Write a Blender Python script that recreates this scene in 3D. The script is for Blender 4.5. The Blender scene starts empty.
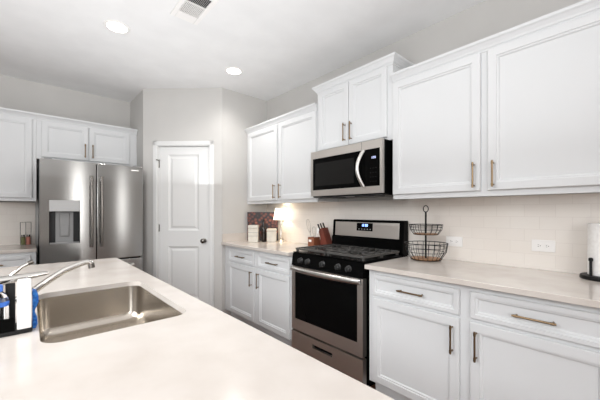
import bpy, bmesh, math, random
from mathutils import Vector, Matrix
random.seed(4)
PI = math.pi
SC = bpy.context.scene
COL = SC.collection

# ------------------------------------------------------------------ camera, light, exposure
F_PX = 304.0
cam = bpy.data.cameras.new('camera'); camo = bpy.data.objects.new('camera', cam); COL.objects.link(camo)
cam.sensor_width = 36.0; cam.lens = 36.0 * F_PX / 600.0
cam.shift_y = 12.0 / 600.0
cam.clip_start = 0.02
camo.location = (0, 0, 1.27); camo.rotation_euler = (PI / 2, 0, -math.radians(41.9))
SC.camera = camo

w = bpy.data.worlds.new('world'); SC.world = w; w.use_nodes = True
w.node_tree.nodes['Background'].inputs[0].default_value = (0.93, 0.97, 1.0, 1)
w.node_tree.nodes['Background'].inputs[1].default_value = 1.0


def area(name, loc, rot, sx, sy, power, color=(1, 1, 1)):
    l = bpy.data.lights.new(name, 'AREA'); l.shape = 'RECTANGLE'; l.size = sx; l.size_y = sy
    l.energy = power; l.color = color
    o = bpy.data.objects.new(name, l); COL.objects.link(o); o.location = loc; o.rotation_euler = rot
    return o


# unseen area lamps stand in for daylight; narrow two added for refrigerator streaks
area('daylight_fill_back', (-1.45, -3.33, 1.45), (-PI / 2, 0, PI), 1.5, 1.9, 32, (1.0, 0.985, 0.965))
area('fridge_streak_lamp_b', (1.09, -3.33, 1.45), (-PI / 2, 0, PI), 0.22, 1.9, 8, (1.0, 0.985, 0.965))
area('fridge_streak_lamp_c', (2.21, -3.33, 1.45), (-PI / 2, 0, PI), 0.16, 1.9, 4, (1.0, 0.985, 0.965))
area('daylight_fill_left', (-3.13, 0.9, 1.45), (0, -PI / 2, 0), 1.9, 2.4, 12, (0.97, 0.985, 1.0))
# unseen upward fill lamps added to brighten the ceiling
area('ceiling_fill_a', (-1.2, -0.9, 1.6), (PI, 0, 0), 3.0, 3.0, 70, (0.95, 0.98, 1.0))
area('ceiling_fill_b', (0.35, 1.7, 1.6), (PI, 0, 0), 2.6, 3.6, 27, (0.95, 0.98, 1.0))
soft = area('far_wall_fill', (-2.3, -2.6, 2.2), (0, 0, 0), 1.7, 1.7, 30, (0.96, 0.985, 1.0)); soft.data.spread = math.radians(95)  # unseen fill lamp added for the refrigerator wall and far cabinets
soft.rotation_euler = (Vector((0.6, 3.6, 0.8)) - Vector((-2.3, -2.6, 2.2))).to_track_quat('-Z', 'Y').to_euler()

soft2 = area('base_cabinet_fill', (-2.1, 1.5, 2.45), (0, 0, 0), 1.2, 1.2, 19, (0.96, 0.985, 1.0)); soft2.data.spread = math.radians(68)  # unseen high fill lamp, added to brighten the base cabinets
soft2.rotation_euler = (Vector((1.7, 1.7, -0.25)) - Vector((-2.1, 1.5, 2.45))).to_track_quat('-Z', 'Y').to_euler()

SC.view_settings.view_transform = 'Standard'
SC.view_settings.look = 'None'
SC.view_settings.exposure = 0.11
SC.view_settings.gamma = 1.0
SC.view_settings.use_curve_mapping = False
SC.cycles.use_denoising = True
SC.cycles.max_bounces = 10
SC.cycles.diffuse_bounces = 6
SC.cycles.sample_clamp_indirect = 6.0
SC.cycles.caustics_reflective = False
SC.cycles.caustics_refractive = False


# ------------------------------------------------------------------ materials
def srgb(r, g, b):
    def f(c):
        c /= 255.0
        return c / 12.92 if c <= 0.04045 else ((c + 0.055) / 1.055) ** 2.4
    return (f(r), f(g), f(b), 1)


def mat(name, color, rough=0.5, metal=0.0, **kw):
    m = bpy.data.materials.new(name); m.use_nodes = True
    b = m.node_tree.nodes['Principled BSDF']
    b.inputs['Base Color'].default_value = color
    b.inputs['Roughness'].default_value = rough
    b.inputs['Metallic'].default_value = metal
    for k, v in kw.items():
        b.inputs[k.replace('_', ' ')].default_value = v
    return m


def nd(m, t, **kw):
    n = m.node_tree.nodes.new(t)
    for k, v in kw.items():
        setattr(n, k, v)
    return n


def lk(m, a, b):
    m.node_tree.links.new(a, b)


def bsdf(m):
    return m.node_tree.nodes['Principled BSDF']


def noise_tint(m, c1, c2, scale, stretch=(1, 1, 1), lo=0.35, hi=0.65, detail=4, bump=0.0, rough=None):
    tc = nd(m, 'ShaderNodeTexCoord'); mp = nd(m, 'ShaderNodeMapping'); mp.inputs['Scale'].default_value = stretch
    n = nd(m, 'ShaderNodeTexNoise'); n.inputs['Scale'].default_value = scale; n.inputs['Detail'].default_value = detail
    r = nd(m, 'ShaderNodeValToRGB'); r.color_ramp.elements[0].position = lo; r.color_ramp.elements[1].position = hi
    r.color_ramp.elements[0].color = c1; r.color_ramp.elements[1].color = c2
    lk(m, tc.outputs['Object'], mp.inputs[0]); lk(m, mp.outputs[0], n.inputs['Vector'])
    lk(m, n.outputs['Fac'], r.inputs[0]); lk(m, r.outputs[0], bsdf(m).inputs['Base Color'])
    if bump:
        bp = nd(m, 'ShaderNodeBump'); bp.inputs['Strength'].default_value = bump; bp.inputs['Distance'].default_value = 0.002
        lk(m, n.outputs['Fac'], bp.inputs['Height']); lk(m, bp.outputs[0], bsdf(m).inputs['Normal'])
    if rough:
        mr = nd(m, 'ShaderNodeMapRange'); mr.inputs[3].default_value = rough[0]; mr.inputs[4].default_value = rough[1]
        lk(m, n.outputs['Fac'], mr.inputs[0]); lk(m, mr.outputs[0], bsdf(m).inputs['Roughness'])
    return m


M = {}
M['wall'] = noise_tint(mat('wall_paint', srgb(200, 198, 195), 0.85), srgb(199, 197, 194), srgb(202, 200, 197), 3)
M['ceiling'] = noise_tint(mat('ceiling_paint', srgb(236, 236, 236), 0.9), srgb(234, 234, 234), srgb(238, 238, 238), 5, bump=0.05)
M['trim'] = mat('trim_paint', srgb(224, 224, 223), 0.45)
M['cab'] = noise_tint(mat('cabinet_paint', srgb(217, 218, 219), 0.38), srgb(216, 217, 218), srgb(218, 219, 220), 2)
M['quartz'] = noise_tint(mat('quartz', srgb(244, 236, 229), 0.16), srgb(204, 195, 187), srgb(213, 205, 198), 7, lo=0.3, hi=0.6, detail=8)
M['black'] = mat('black_enamel', (0.003, 0.003, 0.003, 1), 0.2, 0.0, Specular_IOR_Level=0.035)
M['matte_black'] = mat('matte_black_metal', (0.008, 0.008, 0.008, 1), 0.45, 0.0, Specular_IOR_Level=0.25)
M['iron'] = mat('cast_iron', (0.075, 0.072, 0.068, 1), 0.25)
M['glass_black'] = mat('black_glass', (0.003, 0.003, 0.003, 1), 0.06, 0.0, Specular_IOR_Level=0.05)
M['bronze'] = mat('champagne_bronze', srgb(132, 111, 86), 0.28, 1.0)
M['chrome'] = mat('chrome', srgb(205, 202, 198), 0.1, 1.0)
M['nickel'] = mat('dark_nickel', srgb(120, 115, 110), 0.25, 1.0)
M['dark'] = mat('dark_grey_plastic', (0.018, 0.018, 0.019, 1), 0.4, 0.0, Specular_IOR_Level=0.3)
M['grey'] = mat('grey_plastic', srgb(140, 140, 140), 0.4)
M['white_plastic'] = mat('white_plastic', srgb(240, 238, 236), 0.35)
M['paper'] = noise_tint(mat('paper', srgb(244, 242, 240), 0.9), srgb(240, 238, 236), srgb(247, 246, 244), 60, bump=0.3)
M['ceramic'] = noise_tint(mat('cream_ceramic', srgb(208, 202, 192), 0.45), srgb(203, 197, 186), srgb(213, 208, 198), 18)
M['blue'] = noise_tint(mat('blue_sponge', srgb(35, 110, 205), 0.8), srgb(20, 85, 180), srgb(60, 140, 225), 160, bump=0.6)
M['blue_label'] = mat('blue_label', srgb(55, 110, 200), 0.4)
M['bottle_dark'] = mat('dark_bottle', srgb(28, 14, 12), 0.15)


def steel(name, col, rough, aniso, axis='Z'):
    m = mat(name, col, rough, 1.0)
    b = bsdf(m)
    b.inputs['Anisotropic'].default_value = aniso; b.inputs['Anisotropic Rotation'].default_value = 0.25
    t = nd(m, 'ShaderNodeTangent'); t.direction_type = 'RADIAL'; t.axis = axis
    lk(m, t.outputs[0], b.inputs['Tangent'])
    return m


M['steel'] = steel('brushed_steel', srgb(172, 171, 169), 0.16, 0.85)
M['steel_warm'] = steel('brushed_steel_range', srgb(210, 204, 198), 0.40, 0.3)
M['sink_steel'] = noise_tint(mat('sink_steel', srgb(184, 176, 166), 0.24, 1.0), srgb(182, 174, 164), srgb(187, 179, 169), 3, rough=(0.2, 0.27))
M['whisk_wire'] = mat('whisk_wire', srgb(150, 146, 140), 0.35, 1.0)
M['steel_plain'] = mat('polished_steel', srgb(208, 205, 201), 0.3, 1.0)


def wood(name, c1, c2, scale, stretch, rough=0.45):
    return noise_tint(mat(name, c1, rough), c1, c2, scale, stretch, 0.3, 0.7, 6, bump=0.1)


M['acacia'] = wood('acacia_wood', srgb(96, 52, 34), srgb(140, 84, 56), 9, (1, 1, 0.15))
M['mahogany'] = wood('red_brown_wood', srgb(92, 42, 34), srgb(128, 66, 52), 12, (1, 1, 0.15))
M['basket_wood'] = wood('light_brown_wood', srgb(150, 105, 70), srgb(185, 140, 100), 12, (0.2, 1, 1))


def tile_mat():
    m = mat('subway_tile', srgb(222, 214, 206), 0.14)
    tc = nd(m, 'ShaderNodeTexCoord'); s = nd(m, 'ShaderNodeSeparateXYZ'); c = nd(m, 'ShaderNodeCombineXYZ')
    ad = nd(m, 'ShaderNodeMath', operation='ADD')
    lk(m, tc.outputs['Object'], s.inputs[0])
    lk(m, s.outputs[0], ad.inputs[0]); lk(m, s.outputs[1], ad.inputs[1])
    lk(m, ad.outputs[0], c.inputs[0]); lk(m, s.outputs[2], c.inputs[1])
    br = nd(m, 'ShaderNodeTexBrick'); br.offset = 0.5
    br.inputs['Scale'].default_value = 1.0; br.inputs['Brick Width'].default_value = 0.154
    br.inputs['Row Height'].default_value = 0.0775; br.inputs['Mortar Size'].default_value = 0.0016
    br.inputs['Mortar Smooth'].default_value = 0.3; br.inputs['Bias'].default_value = 0.0
    br.inputs['Color1'].default_value = srgb(233, 226, 219); br.inputs['Color2'].default_value = srgb(235, 229, 222)
    br.inputs['Mortar'].default_value = srgb(226, 219, 212)
    lk(m, c.outputs[0], br.inputs['Vector']); lk(m, br.outputs['Color'], bsdf(m).inputs['Base Color'])
    bp = nd(m, 'ShaderNodeBump'); bp.invert = True; bp.inputs['Strength'].default_value = 0.3; bp.inputs['Distance'].default_value = 0.002
    n = nd(m, 'ShaderNodeTexNoise'); n.inputs['Scale'].default_value = 9
    b2 = nd(m, 'ShaderNodeBump'); b2.inputs['Strength'].default_value = 0.06; b2.inputs['Distance'].default_value = 0.02
    lk(m, tc.outputs['Object'], n.inputs['Vector']); lk(m, n.outputs['Fac'], b2.inputs['Height'])
    lk(m, br.outputs['Fac'], bp.inputs['Height']); lk(m, b2.outputs[0], bp.inputs['Normal'])
    lk(m, bp.outputs[0], bsdf(m).inputs['Normal'])
    return m


M['tile'] = tile_mat()


def floor_mat():
    m = mat('dark_wood_floor', srgb(80, 45, 32), 0.3)
    tc = nd(m, 'ShaderNodeTexCoord'); mp = nd(m, 'ShaderNodeMapping'); mp.inputs['Rotation'].default_value = (0, 0, PI / 2)
    br = nd(m, 'ShaderNodeTexBrick'); br.inputs['Scale'].default_value = 1.0
    br.inputs['Brick Width'].default_value = 1.2; br.inputs['Row Height'].default_value = 0.13; br.inputs['Mortar Size'].default_value = 0.0015
    br.inputs['Color1'].default_value = srgb(108, 68, 50); br.inputs['Color2'].default_value = srgb(134, 90, 66); br.inputs['Mortar'].default_value = srgb(30, 18, 14)
    n = nd(m, 'ShaderNodeTexNoise'); n.inputs['Scale'].default_value = 6; n.inputs['Detail'].default_value = 8
    mp2 = nd(m, 'ShaderNodeMapping'); mp2.inputs['Scale'].default_value = (6, 0.5, 1)
    mx = nd(m, 'ShaderNodeMix', data_type='RGBA', blend_type='MULTIPLY'); mx.inputs[0].default_value = 0.6
    lk(m, tc.outputs['Object'], mp.inputs[0]); lk(m, mp.outputs[0], br.inputs['Vector'])
    lk(m, tc.outputs['Object'], mp2.inputs[0]); lk(m, mp2.outputs[0], n.inputs['Vector'])
    lk(m, br.outputs['Color'], mx.inputs[6]); lk(m, n.outputs['Color'], mx.inputs[7]); lk(m, mx.outputs[2], bsdf(m).inputs['Base Color'])
    return m


M['floor'] = floor_mat()


def board_mat():
    m = mat('amber_circle_print', srgb(60, 30, 22), 0.35)
    tc = nd(m, 'ShaderNodeTexCoord')
    v = nd(m, 'ShaderNodeTexVoronoi'); v.inputs['Scale'].default_value = 26
    r = nd(m, 'ShaderNodeValToRGB')
    e = r.color_ramp.elements
    e[0].position = 0.0; e[0].color = srgb(175, 115, 84)
    e[1].position = 0.62; e[1].color = srgb(32, 12, 10)
    a = e.new(0.3); a.color = srgb(128, 62, 44)
    lk(m, tc.outputs['Object'], v.inputs['Vector']); lk(m, v.outputs['Distance'], r.inputs[0])
    n = nd(m, 'ShaderNodeTexNoise'); n.inputs['Scale'].default_value = 9
    r2 = nd(m, 'ShaderNodeValToRGB'); r2.color_ramp.elements[0].position = 0.42; r2.color_ramp.elements[1].position = 0.62
    r2.color_ramp.elements[0].color = (0.35, 0.3, 0.3, 1); r2.color_ramp.elements[1].color = (1.0, 0.85, 0.7, 1)
    lk(m, tc.outputs['Object'], n.inputs['Vector']); lk(m, n.outputs['Fac'], r2.inputs[0])
    mx = nd(m, 'ShaderNodeMix', data_type='RGBA', blend_type='MULTIPLY'); mx.inputs[0].default_value = 1.0
    lk(m, r.outputs[0], mx.inputs[6]); lk(m, r2.outputs[0], mx.inputs[7]); lk(m, mx.outputs[2], bsdf(m).inputs['Base Color'])
    return m


M['board'] = board_mat()


def emit(name, color, strength):
    m = bpy.data.materials.new(name); m.use_nodes = True
    nt = m.node_tree; nt.nodes.clear()
    e = nt.nodes.new('ShaderNodeEmission'); e.inputs[0].default_value = color; e.inputs[1].default_value = strength
    o = nt.nodes.new('ShaderNodeOutputMaterial'); nt.links.new(e.outputs[0], o.inputs[0])
    return m


M['lens'] = emit('light_lens', (1, 0.97, 0.93, 1), 12)
M['shade'] = emit('lit_lampshade', (1.0, 0.9, 0.74, 1), 2.6)
M['digits'] = emit('blue_digits', (0.25, 0.4, 1.0, 1), 4)
M['pale_digits'] = emit('pale_digits', (0.6, 0.65, 1.0, 1), 1.6)
M['clear'] = mat('clear_plastic', (0.95, 0.97, 1, 1), 0.05, 0.0, Transmission_Weight=1.0, IOR=1.3)
M['pane'] = mat('window_glass', (1, 1, 1, 1), 0.0, 0.0, Transmission_Weight=1.0, IOR=1.02)


# ------------------------------------------------------------------ mesh helpers
class MB:
    def __init__(s):
        s.bm = bmesh.new()

    def _faces(s, vs, fs, smooth=False):
        out = []
        for f in fs:
            try:
                q = s.bm.faces.new([vs[i] for i in f]); q.smooth = smooth; out.append(q)
            except ValueError:
                pass
        return out

    def box(s, x0, y0, z0, x1, y1, z1, bev=0.0, seg=2):
        x0, x1 = min(x0, x1), max(x0, x1); y0, y1 = min(y0, y1), max(y0, y1); z0, z1 = min(z0, z1), max(z0, z1)
        vs = [s.bm.verts.new(p) for p in ((x0, y0, z0), (x1, y0, z0), (x1, y1, z0), (x0, y1, z0), (x0, y0, z1), (x1, y0, z1), (x1, y1, z1), (x0, y1, z1))]
        fs = s._faces(vs, [(0, 3, 2, 1), (4, 5, 6, 7), (0, 1, 5, 4), (1, 2, 6, 5), (2, 3, 7, 6), (3, 0, 4, 7)])
        if bev > 0:
            es = {e for f in fs for e in f.edges}
            r = bmesh.ops.bevel(s.bm, geom=list(es), offset=bev, segments=seg, affect='EDGES', profile=0.5, clamp_overlap=True)
            for f in r['faces']:
                f.smooth = True
        return s

    def prism(s, poly, lo, hi, axis='z', bev=0.0):
        def P(a, b, h):
            return {'z': (a, b, h), 'y': (a, h, b), 'x': (h, a, b)}[axis]
        n = len(poly)
        A = [s.bm.verts.new(P(a, b, lo)) for a, b in poly]; B = [s.bm.verts.new(P(a, b, hi)) for a, b in poly]
        fs = []
        fs.append(s.bm.faces.new(A[::-1])); fs.append(s.bm.faces.new(B))
        for i in range(n):
            fs.append(s.bm.faces.new((A[i], A[(i + 1) % n], B[(i + 1) % n], B[i])))
        bmesh.ops.recalc_face_normals(s.bm, faces=fs)
        if bev > 0:
            es = {e for f in fs[:2] for e in f.edges}
            r = bmesh.ops.bevel(s.bm, geom=list(es), offset=bev, segments=2, affect='EDGES', profile=0.5, clamp_overlap=True)
            for f in r['faces']:
                f.smooth = True
        return s

    def lathe(s, prof, cx=0, cy=0, n=24, axis='z', off=0.0):
        """prof: (radius, height) pairs; axis z, y or x, centre given in the two other coordinates"""
        rings = []
        for r, h in prof:
            ring = []
            for k in range(n):
                a = 2 * PI * k / n; u, v = cx + r * math.cos(a), cy + r * math.sin(a)
                p = {'z': (u, v, h), 'y': (u, h, v), 'x': (h, u, v)}[axis]
                ring.append(s.bm.verts.new(p))
            rings.append(ring)
        fs = []
        for a, b in zip(rings, rings[1:]):
            for k in range(n):
                f = s.bm.faces.new((a[k], a[(k + 1) % n], b[(k + 1) % n], b[k])); f.smooth = True; fs.append(f)
        fs.append(s.bm.faces.new(rings[0][::-1])); fs.append(s.bm.faces.new(rings[-1]))
        bmesh.ops.recalc_face_normals(s.bm, faces=fs)
        return s

    def tube(s, pts, rad, n=10, closed=False, flat=1.0, up=(0, 0, 1)):
        pts = [Vector(p) for p in pts]; m = len(pts)
        rads = rad if isinstance(rad, (list, tuple)) else [rad] * m
        rings = []; prev = None
        for i, p in enumerate(pts):
            if closed:
                d = pts[(i + 1) % m] - pts[i - 1]
            else:
                d = pts[min(i + 1, m - 1)] - pts[max(i - 1, 0)]
            d.normalize()
            if prev is None:
                u = Vector(up)
                if abs(d.dot(u)) > 0.95:
                    u = Vector((1, 0, 0))
                a = d.cross(u).normalized()
            else:
                a = prev - d * prev.dot(d); a.normalize()
            prev = a; b = a.cross(d).normalized()
            rings.append([s.bm.verts.new(p + a * rads[i] * math.cos(2 * PI * k / n) + b * rads[i] * flat * math.sin(2 * PI * k / n)) for k in range(n)])
        fs = []
        pr = list(zip(rings, rings[1:])) + ([(rings[-1], rings[0])] if closed else [])
        for A, B in pr:
            for k in range(n):
                f = s.bm.faces.new((A[k], A[(k + 1) % n], B[(k + 1) % n], B[k])); f.smooth = True; fs.append(f)
        if not closed:
            fs.append(s.bm.faces.new(rings[0][::-1])); fs.append(s.bm.faces.new(rings[-1]))
        bmesh.ops.recalc_face_normals(s.bm, faces=fs)
        return s

    def rings(s, x0, z0, x1, z1, prof):
        """rectangular panel facing -y: prof is a list of (inset, y), last ring capped, first ring backed"""
        R = []
        for i, y in prof:
            R.append([s.bm.verts.new(p) for p in ((x0 + i, y, z0 + i), (x1 - i, y, z0 + i), (x1 - i, y, z1 - i), (x0 + i, y, z1 - i))])
        for A, B in zip(R, R[1:]):
            for k in range(4):
                s.bm.faces.new((A[k], A[(k + 1) % 4], B[(k + 1) % 4], B[k]))
        s.bm.faces.new(R[-1]); s.bm.faces.new(R[0][::-1])
        return s

    def move(s, mtx):
        bmesh.ops.transform(s.bm, matrix=mtx, verts=s.bm.verts[:])
        return s

    def build(s, name, m, parent=None, loc=None):
        for e in s.bm.edges:
            if len(e.link_faces) == 2 and e.calc_face_angle(0) > math.radians(38):
                e.smooth = False
        me = bpy.data.meshes.new(name); s.bm.to_mesh(me); s.bm.free()
        o = bpy.data.objects.new(name, me); COL.objects.link(o)
        me.materials.append(M[m] if isinstance(m, str) else m)
        if parent is not None:
            o.parent = parent
        if loc is not None:
            o.location = loc
        return o


def tag(o, label, cat, group=None):
    o['label'] = label; o['category'] = cat
    if group:
        o['group'] = group
    return o


def thing(name, label, cat, loc, rz=0.0, group=None):
    o = bpy.data.objects.new(name, None); COL.objects.link(o)
    o.empty_display_size = 0.1
    o.location = loc; o.rotation_euler = (0, 0, rz)
    return tag(o, label, cat, group)


def struct(name, mb, m, parent=None):
    o = mb.build(name, m, parent)
    if parent is None:
        o['kind'] = 'structure'
    return o


RW = -PI / 2     # range wall: local x runs along the wall left to right as seen, -y points into the room
WX, WY, CZ = 2.37, 4.56, 2.74     # right wall, far wall, ceiling

# ------------------------------------------------------------------ room shell
struct('floor', MB().box(-3.3, -3.5, -0.1, 2.5, 4.7, 0), 'floor')
struct('ceiling', MB().box(-3.3, -3.5, CZ, 2.5, 4.7, CZ + 0.1), 'ceiling')
struct('wall_right', MB().box(WX, -3.5, 0, WX + 0.1, 4.7, CZ), 'wall')
struct('wall_far', MB().box(-3.3, WY, 0, WX, WY + 0.1, CZ), 'wall')


def wall_with_openings(along, y0, y1, a0, a1, ops):
    """along 'x' or 'y'; y0..y1 thickness range; ops: (lo, hi, zlo, zhi)"""
    mb = MB(); prev = a0
    def bx(lo, hi, z0, z1):
        if along == 'x':
            mb.box(lo, y0, z0, hi, y1, z1)
        else:
            mb.box(y0, lo, z0, y1, hi, z1)
    for lo, hi, zl, zh in ops:
        bx(prev, lo, 0, CZ); bx(lo, hi, 0, zl); bx(lo, hi, zh, CZ); prev = hi
    bx(prev, a1, 0, CZ)
    return mb


struct('wall_back', wall_with_openings('x', -3.5, -3.4, -3.3, WX, [(-2.25, -0.65, 0.45, 2.45), (0.94, 1.24, 0.45, 2.45), (2.08, 2.34, 0.45, 2.45)]), 'wall')
struct('wall_left', wall_with_openings('y', -3.3, -3.2, -3.4, WY, [(-0.35, 2.15, 0.45, 2.45)]), 'wall')
# unseen windows behind the camera; narrow pair added for streaks on the refrigerator
for k, (lo, hi) in enumerate(((-2.25, -0.65), (0.94, 1.24), (2.08, 2.34))):
    f = MB(); mid = (lo + hi) / 2
    for a, b in ((lo, lo + 0.05), (mid - 0.02, mid + 0.02), (hi - 0.05, hi)):
        f.box(a, -3.48, 0.45, b, -3.42, 2.45)
    for a, b in ((0.45, 0.5), (1.43, 1.47), (2.4, 2.45)):
        f.box(lo, -3.475, a, hi, -3.425, b)
    fo = struct('window_%d' % (k + 1), f, 'trim')
    MB().box(lo, -3.455, 0.45, hi, -3.45, 2.45).build('window_pane', 'pane', fo)
f = MB()
for a, b in ((-0.35, -0.3), (0.88, 0.92), (2.1, 2.15)):
    f.box(-3.28, a, 0.45, -3.22, b, 2.45)
for a, b in ((0.45, 0.5), (1.43, 1.47), (2.4, 2.45)):
    f.box(-3.275, -0.35, a, -3.225, 2.15, b)
fo = struct('window_4', f, 'trim')
MB().box(-3.255, -0.35, 0.45, -3.25, 2.15, 2.45).build('window_pane', 'pane', fo)

# pantry: two stub walls and a diagonal wall with the door opening
A = Vector((1.03, 3.95)); B = Vector((1.717, 3.292)); e = (B - A).normalized(); LEN = (B - A).length
TH = math.atan2(e.y, e.x)
DIAG = Matrix.Translation((A.x, A.y, 0)) @ Matrix.Rotation(TH, 4, 'Z')
D0, D1, DT = 0.180, 0.797, 2.055
struct('wall_pantry_stub', MB().box(A.x, A.y + 0.002, 0, A.x + 0.1, WY, CZ), 'wall')
struct('wall_pantry_side', MB().box(B.x + 0.002, B.y, 0, WX, B.y + 0.1, CZ), 'wall')
mb = MB().box(0, 0, 0, D0, 0.1, CZ).box(D0, 0, DT, D1, 0.1, CZ).box(D1, 0, 0, LEN, 0.1, CZ)
struct('wall_pantry_front', mb.move(DIAG), 'wall')
# baseboards
struct('baseboard_pantry_front', MB().box(D1 + 0.064, -0.014, 0, LEN, 0, 0.1, 0.004).box(0, -0.014, 0, D0 - 0.064, 0, 0.1, 0.004).move(DIAG), 'trim')
# door frame, slab
dr = bpy.data.objects.new('door_1', None); COL.objects.link(dr); dr['kind'] = 'structure'
dr.matrix_world = DIAG
c = MB()
for (a, b, y) in ((0.0, 0.062, -0.012), (0.006, 0.05, -0.018)):
    c.box(D0 - b + 0.004, y, 0, D0 - a - 0.002, 0, DT + b - 0.004, 0.003)
    c.box(D1 + a + 0.002, y, 0, D1 + b - 0.004, 0, DT + b - 0.004, 0.003)
    c.box(D0 - b + 0.004, y, DT + a + 0.002, D1 + b - 0.004, 0, DT + b - 0.004, 0.003)
c.box(D0, 0.0, 0, D0 + 0.006, 0.09, DT).box(D1 - 0.006, 0.0, 0, D1, 0.09, DT).box(D0, 0.0, DT - 0.004, D1, 0.09, DT)
c.build('door_frame', 'trim', dr)
S0, S1, SB, ST = D0 + 0.009, D1 - 0.009, 0.012, 2.046
s = MB(); yb, yf = 0.05, 0.012
P0, P1 = S0 + 0.108, S1 - 0.120
panels = ((0.24, 0.86), (1.05, 1.955))
s.box(S0, yb, SB, P0, yf, ST).box(P1, yb, SB, S1, yf, ST)
s.box(P0, yb, SB, P1, yf, panels[0][0]).box(P0, yb, panels[0][1], P1, yf, panels[1][0]).box(P0, yb, panels[1][1], P1, yf, ST)
for z0, z1 in panels:
    s.rings(P0, z0, P1, z1, [(0, yb - 0.002), (0, yf), (0.008, yf + 0.007), (0.02, yf + 0.012), (0.032, yf + 0.012), (0.052, yf + 0.004)])
s.build('door_slab', 'trim', dr)
kx, kz = S1 - 0.058, 0.93
k = MB(); k.lathe([(0.031, yf), (0.031, yf - 0.006), (0.012, yf - 0.010), (0.011, yf - 0.026), (0.022, yf - 0.034), (0.028, yf - 0.045), (0.026, yf - 0.056), (0.014, yf - 0.064), (0.002, yf - 0.066)], kx, kz, 24, 'y')
k.build('door_knob', 'nickel', dr)
for hz in (0.25, 1.08, 1.84):
    h = MB(); h.lathe([(0.006, hz - 0.045), (0.006, hz + 0.045)], S0 - 0.004, yf - 0.006, 10, 'z')
    h.box(S0 - 0.004, yf - 0.001, hz - 0.042, S0 + 0.006, yf + 0.002, hz + 0.042)
    if hz > 1.5:
        h.tube([(S0 - 0.004, yf - 0.006, hz + 0.047), (S0 - 0.012, yf - 0.05, hz + 0.047)], 0.005, 8)
        h.tube([(S0 - 0.004, yf - 0.006, hz + 0.047), (S0 + 0.022, yf - 0.03, hz + 0.045)], 0.005, 8)
    h.build('door_hinge', 'nickel', dr)

# backsplash tiles and counter returns belong to the shell
struct('trim_1', MB().box(WX - 0.009, 0.02, 0.914, WX, 3.29, 1.375).box(WX - 0.009, 1.245, 0.6, WX, 2.045, 0.914), 'tile')
struct('trim_2', MB().box(-0.55, WY - 0.009, 0.914, 0.068, WY, 1.375), 'tile')


# ------------------------------------------------------------------ cabinets
def door_mesh(x0, z0, x1, z1, t=0.02, fw=0.062, y=0.0):
    return MB().rings(x0, z0, x1, z1, [(0, y), (0, y - t + 0.003), (0.003, y - t), (fw - 0.017, y - t), (fw - 0.0155, y - t + 0.006), (fw - 0.006, y - t + 0.007), (fw - 0.001, y - t + 0.015)])


def pull(p, axis, length, y, parent):
    """bar pull with two posts; p = (x, z) centre, y = face the posts stand on"""
    mb = MB(); x, z = p; out = 0.03; h = length / 2
    if axis == 'v':
        mb.tube([(x, y - out, z - h), (x, y - out, z + h)], 0.0052, 10)
        for sg in (-1, 1):
            zc = z + sg * (h - 0.014)
            mb.tube([(x, y, zc), (x, y - out, zc)], 0.0045, 8)
            mb.lathe([(0.0068, zc - 0.007), (0.0068, zc + 0.007)], x, y - out, 10, 'z')
    else:
        mb.tube([(x - h, y - out, z), (x + h, y - out, z)], 0.0052, 10)
        for sg in (-1, 1):
            xc = x + sg * (h - 0.014)
            mb.tube([(xc, y, z), (xc, y - out, z)], 0.0045, 8)
            mb.lathe([(0.0068, xc - 0.007), (0.0068, xc + 0.007)], y - out, z, 10, 'x')
    return mb.build('bar_pull', 'bronze', parent)


def base_cabinet(name, label, loc, rz, width, bays, depth=0.615):
    t = thing(name, label, 'cabinet', loc, rz, 'white base cabinets along the walls')
    MB().box(0, -depth, 0.114, width, -0.004, 0.8835, 0.001).build('carcass', 'cab', t)
    MB().box(0.0, -depth + 0.075, 0, width, -depth + 0.093, 0.1135).box(0, -depth + 0.093, 0, 0.018, -0.01, 0.1135).box(width - 0.018, -depth + 0.093, 0, width, -0.01, 0.1135).build('toe_kick', 'cab', t)
    for x0, x1, side in bays:
        d = door_mesh(x0, 0.132, x1, 0.692, y=-depth - 0.0005).build('door', 'cab', t)
        pull((x1 - 0.032 if side == 'r' else x0 + 0.032, 0.578), 'v', 0.155, -depth - 0.0205, d)
        w_ = door_mesh(x0, 0.712, x1, 0.852, fw=0.040, y=-depth - 0.0005).build('drawer_front', 'cab', t)
        pull(((x0 + x1) / 2, 0.778), 'h', 0.165, -depth - 0.012 + 0.003, w_)
    return t


CROWN = [(0.0, 0.0), (0.004, 0.0), (0.006, 0.012), (0.012, 0.016), (0.016, 0.026), (0.030, 0.044), (0.038, 0.050), (0.040, 0.058), (0.040, 0.066), (0.0, 0.066)]


def crown(x0, x1, yf, yb, z, parent, left, right, k=1.0):
    mb = MB(); rows = []
    for o, h in CROWN:
        o *= k; h *= k
        pts = []
        if left:
            pts.append((x0 - o, yb))
        pts.append((x0 - (o if left else 0), yf - o)); pts.append((x1 + (o if right else 0), yf - o))
        if right:
            pts.append((x1 + o, yb))
        rows.append([mb.bm.verts.new((a, b, z + h)) for a, b in pts])
    fs = []
    for a, b in zip(rows, rows[1:]):
        for i in range(len(a) - 1):
            fs.append(mb.bm.faces.new((a[i], a[i + 1], b[i + 1], b[i])))
    # closing back and ends
    a, b = rows[-1], rows[0]
    for i in range(len(a) - 1):
        fs.append(mb.bm.faces.new((a[i], a[i + 1], b[i + 1], b[i])))
    fs.append(mb.bm.faces.new([r[0] for r in rows])); fs.append(mb.bm.faces.new([r[-1] for r in rows][::-1]))
    bmesh.ops.remove_doubles(mb.bm, verts=mb.bm.verts[:], dist=1e-6)
    bmesh.ops.recalc_face_normals(mb.bm, faces=mb.bm.faces[:])
    return mb.build('crown_molding', 'cab', parent)


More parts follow.
